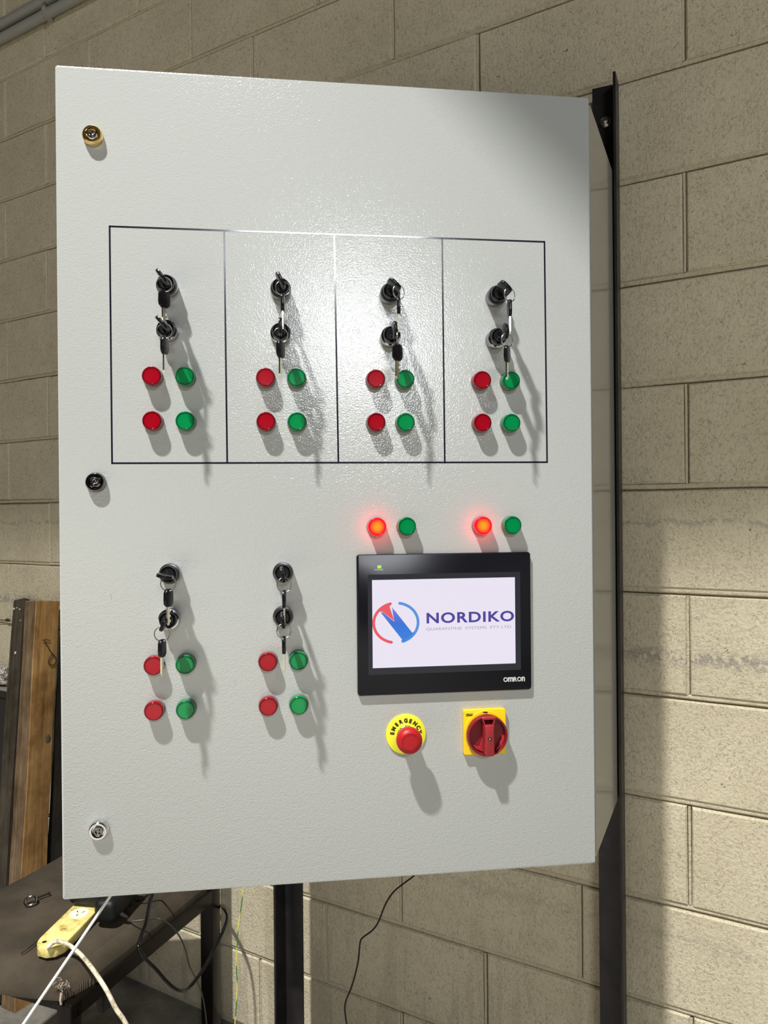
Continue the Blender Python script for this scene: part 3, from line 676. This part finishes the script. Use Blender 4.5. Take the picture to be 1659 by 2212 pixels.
M_PALE = mat('pale_socket', (0.80, 0.78, 0.62), 0.4)
for yy in (0.135, 0.205, 0.265):
    s_ = link('socket', extr(arc(0, yy, 0.0215, 0, 345, 23), 0.0196, 0.0210, 0.0003, 'socket', M_PALE, 1), pb)
    sl = MB()
    for (x, y, a) in ((-0.007, yy+0.005, 0.6), (0.007, yy+0.005, -0.6), (0, yy-0.009, 0)): sl.box(-0.0009, 0.0009, -0.0038, 0.0038, 0.0205, 0.0213, M=T(x, y, 0) @ RZ(a))
    link('slots', sl.mesh('slots', M_INK), s_)
link('hang_hole', MB().lathe([(0.0078, 0.0195), (0.0078, 0.0210), (0.0050, 0.0210), (0.0048, 0.0202), (0.0078, 0.0195)], 24, M=RX(-pi/2)).mesh('hang_hole', M_PB, 35), pb, MP @ T(-0.013, 0.020, 0))
link('hang_hole', MB().lathe([(0.0047, 0.0198), (0.0047, 0.0206), (0, 0.0206)], 20, M=RX(-pi/2)).mesh('hang_hole', M_INK, 35), pb, MP @ T(-0.013, 0.020, 0))
link('lettering', (lambda me: (me.transform(RX(-pi/2)), me)[1])(fit(text_mesh('GPO', 0.006), -0.006, 0.008, 0.066, 0.074)), pb, MP @ T(0, 0, 0.0208), m=mat('faded_print', (0.22, 0.16, 0.05), 0.6))
# cream supply cable
def loose(name, path, r, m, lab, cat, n=10, sub=7, group=None):
    return link(name, MB().tube(spline(path, sub), r, n).mesh(name, m, 60), label=lab, cat=cat, group=group)
M_CREAM = mat('grubby_cream_sheath', (0.62, 0.57, 0.42), 0.45)
_v = coords(M_CREAM, 'Object'); L(M_CREAM, ramp(M_CREAM, noise(M_CREAM, _v, 60, 4, 0.7), [(0.38, (0.34, 0.28, 0.18)), (0.5, (0.62, 0.56, 0.42)), (0.8, (0.74, 0.70, 0.56))]), bsdf(M_CREAM).inputs['Base Color'])
zc = SEAT+0.022
cream = [PZ(101, 2048, SEAT+0.033), PZ(106, 2044, SEAT+0.036), PZ(114, 2037, SEAT+0.040), PZ(125, 2034, SEAT+0.041), PZ(148, 2041, SEAT+0.034), PD(175.5, 2063.5, 1.560), PD(202.5, 2097, 1.515), PD(229.5, 2138, 1.478), PD(250, 2178, 1.465), PD(273, 2214, 1.46), PD(300, 2290, 1.455), PD(330, 2420, 1.45), PD(350, 2560, 1.46), PZ(372, 2650, 0.012), PZ(460, 2560, 0.006), PZ(560, 2520, 0.006)]
loose('power_cable', cream, 0.0044, M_CREAM, 'thick grubby cream cable curving off the yellow power board over the seat edge', 'cable', 12)
# black plug pack on the board
M_RUB = mat('black_rubber', (0.007, 0.008, 0.008), 0.5, spec=0.3)
pk = link('plug_pack', None, W=MP, cat='power adapter', label='chunky black plug pack covering the far end of the yellow power board')
ad = MB(); 
me = MB().box(-0.042, 0.050, 0.155, 0.262, 0.0215, 0.066, 0.018, 5).mesh('housing', M_RUB, 60)
for v in me.vertices: v.co += 0.004*Vector((mnoise.noise(v.co*28), mnoise.noise(v.co*28+Vector((5, 0, 0))), 0.4*mnoise.noise(v.co*28+Vector((0, 9, 0)))))
link('housing', me, pk)
link('housing', MB().box(0.038, 0.090, 0.120, 0.250, 0.004, 0.056, 0.016, 5).mesh('housing', M_RUB, 60), pk)
link('rib', MB().tube([(-0.024, 0.200, 0.0665), (0.040, 0.186, 0.0662)], 0.0012, 6).mesh('rib', mat('worn_rib', (0.35, 0.35, 0.36), 0.3)), pk)
link('cable_boot', MB().tube([(0.080, 0.150, 0.020), (0.094, 0.150, 0.014), (0.106, 0.150, 0.009)], lambda t: 0.008-0.004*t, 10).mesh('cable_boot', M_RUB, 60), pk)
# cords around the chair
M_CORD = mat('black_cord', (0.005, 0.005, 0.006), 0.22, spec=0.35)
zs = SEAT+0.010
b0 = MP @ Vector((0.104, 0.150, 0.010))
thin = [b0, PZ(287, 1989, SEAT+0.010), PZ(320.7, 1986, SEAT+0.012), PZ(344, 1985, SEAT+0.028), PD(368, 1999, 1.72), PD(388, 2023, 1.74), PD(400, 2050, 1.76), PD(408.5, 2084, 1.78), PD(422, 2111, 1.82), PD(435.4, 2144.6, 1.86), PD(444, 2190, 1.90), PD(452, 2260, 1.92), PZ(470, 2300, 0.004)]
M_GREYC = mat('dark_grey_cord', (0.045, 0.045, 0.043), 0.35)
loose('adapter_cord', thin, 0.0017, M_GREYC, 'thin dark grey cord running from the plug pack down past the rear chair leg', 'cord', 8)
loop = [PD(334, 1880, 1.60), PD(331, 1915, 1.60), PD(327, 1936, 1.60), PD(321, 1966, 1.62), PD(314, 1998, 1.65), PD(303, 2028, 1.655), PD(299, 2046, 1.64), PD(310.5, 2067, 1.64), PD(337.5, 2094, 1.66), PD(364.5, 2124, 1.69), PD(388, 2139.5, 1.72), PD(408.5, 2133, 1.76), PD(439, 2094, 1.80), PD(462.5, 2050, 1.84), PD(482.7, 2009.5, 1.88), PD(491, 1982.5, 1.92), PD(486, 1966, 1.97), PD(474, 1956, 2.02), PD(452, 1945, 2.05), PD(430, 1920, 2.05), PD(425, 1880, 2.02)]
loose('looped_cable', loop, 0.0040, M_CORD, 'thick glossy black cable hanging in a deep loop past the rear chair leg', 'cable', 10)
loose('cable_offcut', [PZ(293, 1947, zs), PZ(303, 1943.5, zs+.004), PZ(316, 1936, zs+.012), PD(335, 1915, 1.80), PD(350, 1890, 1.72)], 0.0022, M_CORD, 'short black lead dropping onto the seat beside the plug pack', 'cord', 8)
M_GY = mat('green_yellow_wire', (0.30, 0.42, 0.03), 0.4)
_v = coords(M_GY, 'World'); _n = N(M_GY, 'ShaderNodeTexWave'); _n.bands_direction = 'Z'; _n.inputs['Scale'].default_value = 4.2; L(M_GY, _v, _n.inputs['Vector'])
L(M_GY, ramp(M_GY, _n.outputs['Fac'], [(0.35, (0.03, 0.22, 0.03)), (0.5, (0.55, 0.55, 0.07)), (0.9, (0.80, 0.72, 0.12))]), bsdf(M_GY).inputs['Base Color'])
gy = [(530, 1870, 1.66), (525.6, 1918, 1.66), (522, 1952, 1.66), (514.8, 2002.5, 1.66), (512, 2053, 1.66), (510.7, 2087, 1.66), (512.4, 2137.5, 1.66), (508, 2205, 1.66), (506, 2260, 1.66), (506, 2330, 1.66)]
loose('earth_wire', [PD(*q) for q in gy]+[PD(503, 2470, 1.66), PZ(492, 2490, 0.003), PZ(455, 2490, 0.003)], 0.0012, M_GY, 'thin green and yellow earth wire hanging straight down beside the dark post', 'wire', 8)
M_VCORD = mat('dark_plum_cord', (0.012, 0.006, 0.009), 0.35, spec=0.3)
bk = [(905, 1878), (892.8, 1893), (872.6, 1908), (849, 1928), (832, 1955), (818.6, 1989), (805, 2009), (784.8, 2024.5), (778, 2036), (773, 2080), (761, 2127), (747.7, 2161), (745, 2181), (749, 2212), (760, 2260), (764, 2330)]
loose('black_lead', [PD(925, 1850, 1.46)]+[PD(*q, 1.46) for q in bk]+[PD(768, 2500, 1.46), PD(772, 2640, 1.46), PZ(790, 2669, 0.003), PZ(850, 2640, 0.003)], 0.0016, M_VCORD, 'thin wavy black lead hanging from the cabinet across the bare wall', 'cord', 8)
M_WCORD = mat('white_cord', (0.82, 0.83, 0.80), 0.4)
loose('white_cord', [PD(262, 1897, 1.20), PD(236, 1939, 1.185), PD(143, 2076, 1.16), PD(50, 2213, 1.14), PD(-150, 2508, 1.10), PD(-270, 2685, 1.08), PD(-480, 3000, 1.03)], 0.0023, M_WCORD, 'taut white cord running diagonally in front of the chair from behind the door', 'cord', 10, 3)
# eye bolt on the seat
ez = SEAT+0.0155
e0 = PZ(66, 1946, ez); e1 = PZ(77, 1940, SEAT+0.013); e2 = PZ(105, 1929.5, SEAT+0.013)
eb = link('eye_bolt', None, W=T(e0), cat='bolt', label='chrome eye bolt with a rusty shank lying on the fabric seat')
tl = Matrix.Rotation(0.45, 3, 'X')
link('ring', MB().tube([e0+tl @ Vector((0.0125*cos(2*pi*i/28), 0.0125*sin(2*pi*i/28), 0)) for i in range(28)], 0.0030, 10, closed=True).mesh('ring', M_CHROME, 60), eb, Matrix.Identity(4))
link('shank', MB().tube([e1, e2], 0.0026, 10).tube([e2, e2+(e2-e1).normalized()*0.003], 0.0040, 8).mesh('shank', mat('rusty_steel', (0.055, 0.035, 0.028), 0.5, metal=0.5), 40), eb, Matrix.Identity(4))
loose('thin_rod', [PZ(45, 2060, SEAT+0.008), PZ(62, 2048, SEAT+0.009), PZ(84, 2030, SEAT+0.010)], 0.0011, mat('dark_wire', (0.02, 0.016, 0.014), 0.5), 'short dark rod poking out from under the yellow power board', 'rod', 6, 3)

# ------------------------------------------------------------------ leaning timber
def wood(name, dark, mid, light, sc):
    m = mat(name, mid, 0.75, spec=0.2)
    v = coords(m, 'Object', (sc, sc, sc*0.09))
    f = noise(m, v, 6, 6, 0.65); c = ramp(m, f, [(0.3, dark), (0.5, mid), (0.72, light)])
    v2 = coords(m, 'Object'); blot = ramp(m, noise(m, v2, 9, 4, 0.6), [(0.35, (0.55, 0.5, 0.45)), (0.6, (1, 1, 1))])
    L(m, mix(m, 1.0, c, blot, 'MULTIPLY'), bsdf(m).inputs['Base Color']); L(m, bump(m, f, 0.002), bsdf(m).inputs['Normal'])
    return m
M_ORW = wood('orange_timber', (0.17, 0.092, 0.032), (0.36, 0.205, 0.072), (0.50, 0.32, 0.135), 7)
M_BRW = wood('brown_timber_edge', (0.09, 0.060, 0.034), (0.18, 0.12, 0.068), (0.26, 0.18, 0.105), 9)  # browner, darker tone for one side face and the knot
M_GRW = wood('grey_brown_timber', (0.032, 0.026, 0.018), (0.060, 0.049, 0.034), (0.098, 0.082, 0.058), 9)
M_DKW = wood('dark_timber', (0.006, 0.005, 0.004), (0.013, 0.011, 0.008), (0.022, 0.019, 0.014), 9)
def beam(name, bot, top, a, b, wa, wb, m, lab, m2=None):
    """leaning post: near edge from bot to top, sections spread along a and b"""
    axis = (top-bot); ln = axis.length; z = axis.normalized()
    a = (a-z*a.dot(z)).normalized(); b2 = z.cross(a)
    if b2.dot(b) < 0: b2 = -b2
    W = Matrix(((a.x, b2.x, z.x, bot.x), (a.y, b2.y, z.y, bot.y), (a.z, b2.z, z.z, bot.z), (0, 0, 0, 1)))
    bm_ = bmesh.new(); rnd = random.Random(int(wa*9999)); n = 9; R_ = []
    for k in range(n+1):
        j = 0.0016
        zt = ln*k/n
        R_.append([bm_.verts.new((x+rnd.uniform(-j, j), y+rnd.uniform(-j, j), zt+(rnd.uniform(-.002, .003) if 0 < k else 0))) for x, y in ((0, 0), (wa, 0), (wa, wb), (0, wb))])
    for P, Q in zip(R_, R_[1:]):
        for i in range(4):
            f = bm_.faces.new((P[i], P[(i+1) % 4], Q[(i+1) % 4], Q[i])); f.material_index = 1 if (m2 and i == 3) else 0
    bm_.faces.new(R_[0][::-1]); f = bm_.faces.new(R_[-1])
    bmesh.ops.recalc_face_normals(bm_, faces=bm_.faces)
    bmesh.ops.bevel(bm_, geom=[e for e in bm_.edges if len(e.link_faces) == 2 and e.calc_face_angle(0) > 0.8], offset=0.002, segments=1, affect='EDGES')
    me = bpy.data.meshes.new(name); bm_.to_mesh(me); bm_.free(); me.materials.append(m)
    if m2: me.materials.append(m2)
    return link(name, me, W=W, label=lab, cat='timber', group='timber leaning on the block wall')
aB = Vector((0.501, 0.867, 0)); bB = Vector((-0.867, 0.501, 0))
tB = PW(79, 1297, 0.094); gB = PZ(31, 2190, 0.0)
tim = beam('timber_beam', gB, tB, aB, bB, 0.080, 0.058, M_ORW, 'thick orange brown timber with a nail and wire loop, leaning by the door edge', M_BRW)
tA = PW(28, 1298, 0.034); gA = PZ(-32, 2165, 0.0)
plk = beam('timber_plank', gA, tA, TW, NW, 0.054, 0.024, M_GRW, 'narrow grey brown plank flecked with paint, leaning outside the orange timber')
tC = PW(128, 1375, 0.024); gC = PZ(85, 2136, 0.0)
beam('timber_board', gC, tC, TW, NW, 0.075, 0.020, M_DKW, 'dark stained board mostly hidden between orange timber and cabinet door')
fl_ = MB(); nA = TW.cross((tA-gA).normalized()).normalized()
if nA.dot(CAM-gA) < 0: nA = -nA
for (px_, py_, r_) in ((30, 1315, .0035), (42, 1316, .0025), (33, 1410, .0045), (44, 1340, .002), (36, 1313, .002)):
    v_ = ray(px_, py_); p_ = CAM+v_*((gA+nA*0.0015-CAM).dot(nA)/v_.dot(nA))
    fl_.tube([p_-nA*0.002, p_+nA*0.0004], r_, 7)
link('paint_fleck', fl_.mesh('paint_fleck', mat('white_paint_fleck', (0.6, 0.6, 0.56), 0.6)), plk, Matrix.Identity(4))
M_RUST = mat('rusty_wire', (0.05, 0.028, 0.016), 0.6, metal=0.3)
def onb(px, py, out=0.003):       # point on the orange face of the beam
    nrm = Vector((0.867, -0.501, 0)); v = ray(px, py); mid = (gB+tB)/2
    zax = (tB-gB).normalized(); nn = zax.cross(aB).normalized()
    if nn.dot(CAM-gB) < 0: nn = -nn
    return CAM+v*((gB+nn*out-CAM).dot(nn)/v.dot(nn))
wire = [onb(96, 1384), onb(101, 1393), onb(108, 1405), onb(112, 1412), onb(107, 1421), onb(105, 1431), onb(109, 1437), onb(117, 1435), onb(121, 1428), onb(119, 1418), onb(112, 1412, 0.005)]
wl = link('wire_loop', MB().tube(spline(wire, 5), 0.0014, 6).tube([onb(91, 1383), onb(100, 1381.5), onb(109, 1384)], 0.0012, 6).mesh('wire_loop', M_RUST, 60), tim, Matrix.Identity(4))
WM_t = link('knot', MB().lathe([(0.0095, 0), (0.0085, 0.0012), (0.005, 0.0010), (0, 0.0020)], 16).mesh('knot', M_BRW, 60), tim, T(onb(103, 1596, 0.0)) @ RZ(math.atan2(aB.y, aB.x)) @ Matrix.Scale(1.5, 4, (0, 0, 1)))

# ------------------------------------------------------------------ things on and along the wall
M_GALC = mat('grey_conduit', (0.30, 0.30, 0.27), 0.5)
cz1 = PW(0, 54, 0.02).z; cz2 = PW(0, 84, 0.02).z
for z, lab in ((cz1, 'upper of two grey conduits along the top of the wall'), (cz2, 'lower of two grey conduits along the top of the wall')):
    c = MB().tube([(-4.3, -0.0185, z), (1.5, -0.0185, z)], 0.0155, 16)
    o = link('conduit', c.mesh('conduit', M_GALC, 60), W=RW, label=lab, cat='conduit', group='conduits on the wall')
    for xs in (-3.2, -2.12, -1.05, 0.1):
        link('saddle', MB().box(xs-0.008, xs+0.008, -0.036, -0.0022, z-0.0165, z+0.0165, 0.002).mesh('saddle', M_GALC), o)
M_DKST = mat('dark_painted_steel', (0.02, 0.018, 0.016), 0.5)
tl_ = RW.inverted() @ PW(40, 1490, 0.1)
zs_ = PW(0, 1492, 0.075).z
sh = link('shelf_unit', None, W=RW @ T(tl_.x-0.3, -0.035, 0), cat='shelf', label='dark narrow steel shelf unit against the wall, behind the leaning timber')
link('side_panel', MB().box(tl_.x-1.1, tl_.x, -0.052, -0.004, 0.0, zs_-0.028, 0.002).mesh('side_panel', M_DKST), sh, RW)
link('shelf_top', MB().box(tl_.x-1.12, tl_.x+0.012, -0.058, -0.002, zs_-0.028, zs_-0.006, 0.002).mesh('shelf_top', M_DKST), sh, RW)
link('edge_strip', MB().box(tl_.x-1.12, tl_.x+0.012, -0.060, -0.002, zs_-0.006, zs_, 0.001).mesh('edge_strip', mat('edge_highlight_grey', (0.22, 0.21, 0.19), 0.5)), sh, RW)  # pale grey paints in the highlight along the front edge
M_ROPE = mat('white_braided_rope', (0.66, 0.62, 0.55), 0.8)
_v = coords(M_ROPE, 'Object'); _vo = N(M_ROPE, 'ShaderNodeTexVoronoi'); _vo.inputs['Scale'].default_value = 170; L(M_ROPE, _v, _vo.inputs['Vector'])
L(M_ROPE, bump(M_ROPE, _vo.outputs['Distance'], 0.004), bsdf(M_ROPE).inputs['Normal'])
L(M_ROPE, ramp(M_ROPE, _vo.outputs['Distance'], [(0.2, (0.80, 0.76, 0.68)), (0.65, (0.22, 0.19, 0.16))]), bsdf(M_ROPE).inputs['Base Color'])
rc = RW.inverted() @ PW(-17, 1480, 0.045); path = []
for i in range(200):
    a = i*0.21; lv = i/200
    path.append(Vector((rc.x+(0.050+0.006*sin(a*2.3))*cos(a), -0.032+0.016*sin(a), zs_+0.0088+0.048*lv+0.003*sin(a*1.7))))
rp = MB().tube(path, 0.0075, 8)
link('rope_coil', rp.mesh('rope_coil', M_ROPE, 60), W=RW, label='coil of white braided rope sitting on the dark shelf unit', cat='rope')
wr = MB().tube([PW(-120, 1347, 0.006), PW(-40, 1345, 0.006), PW(14, 1342, 0.006), PW(24, 1342, 0.006)], 0.0022, 8)
rod = link('wall_rod', wr.mesh('wall_rod', mat('pinkish_grey_rod', (0.30, 0.26, 0.23), 0.5), 60), label='thin rod with a rusty end fixed to the wall above the rope', cat='rod')
link('rusty_end', MB().tube([PW(13, 1339, 0.009), PW(17, 1338, 0.012), PW(21, 1340, 0.009)], 0.0034, 8).mesh('rusty_end', M_RUST, 60), rod, Matrix.Identity(4))
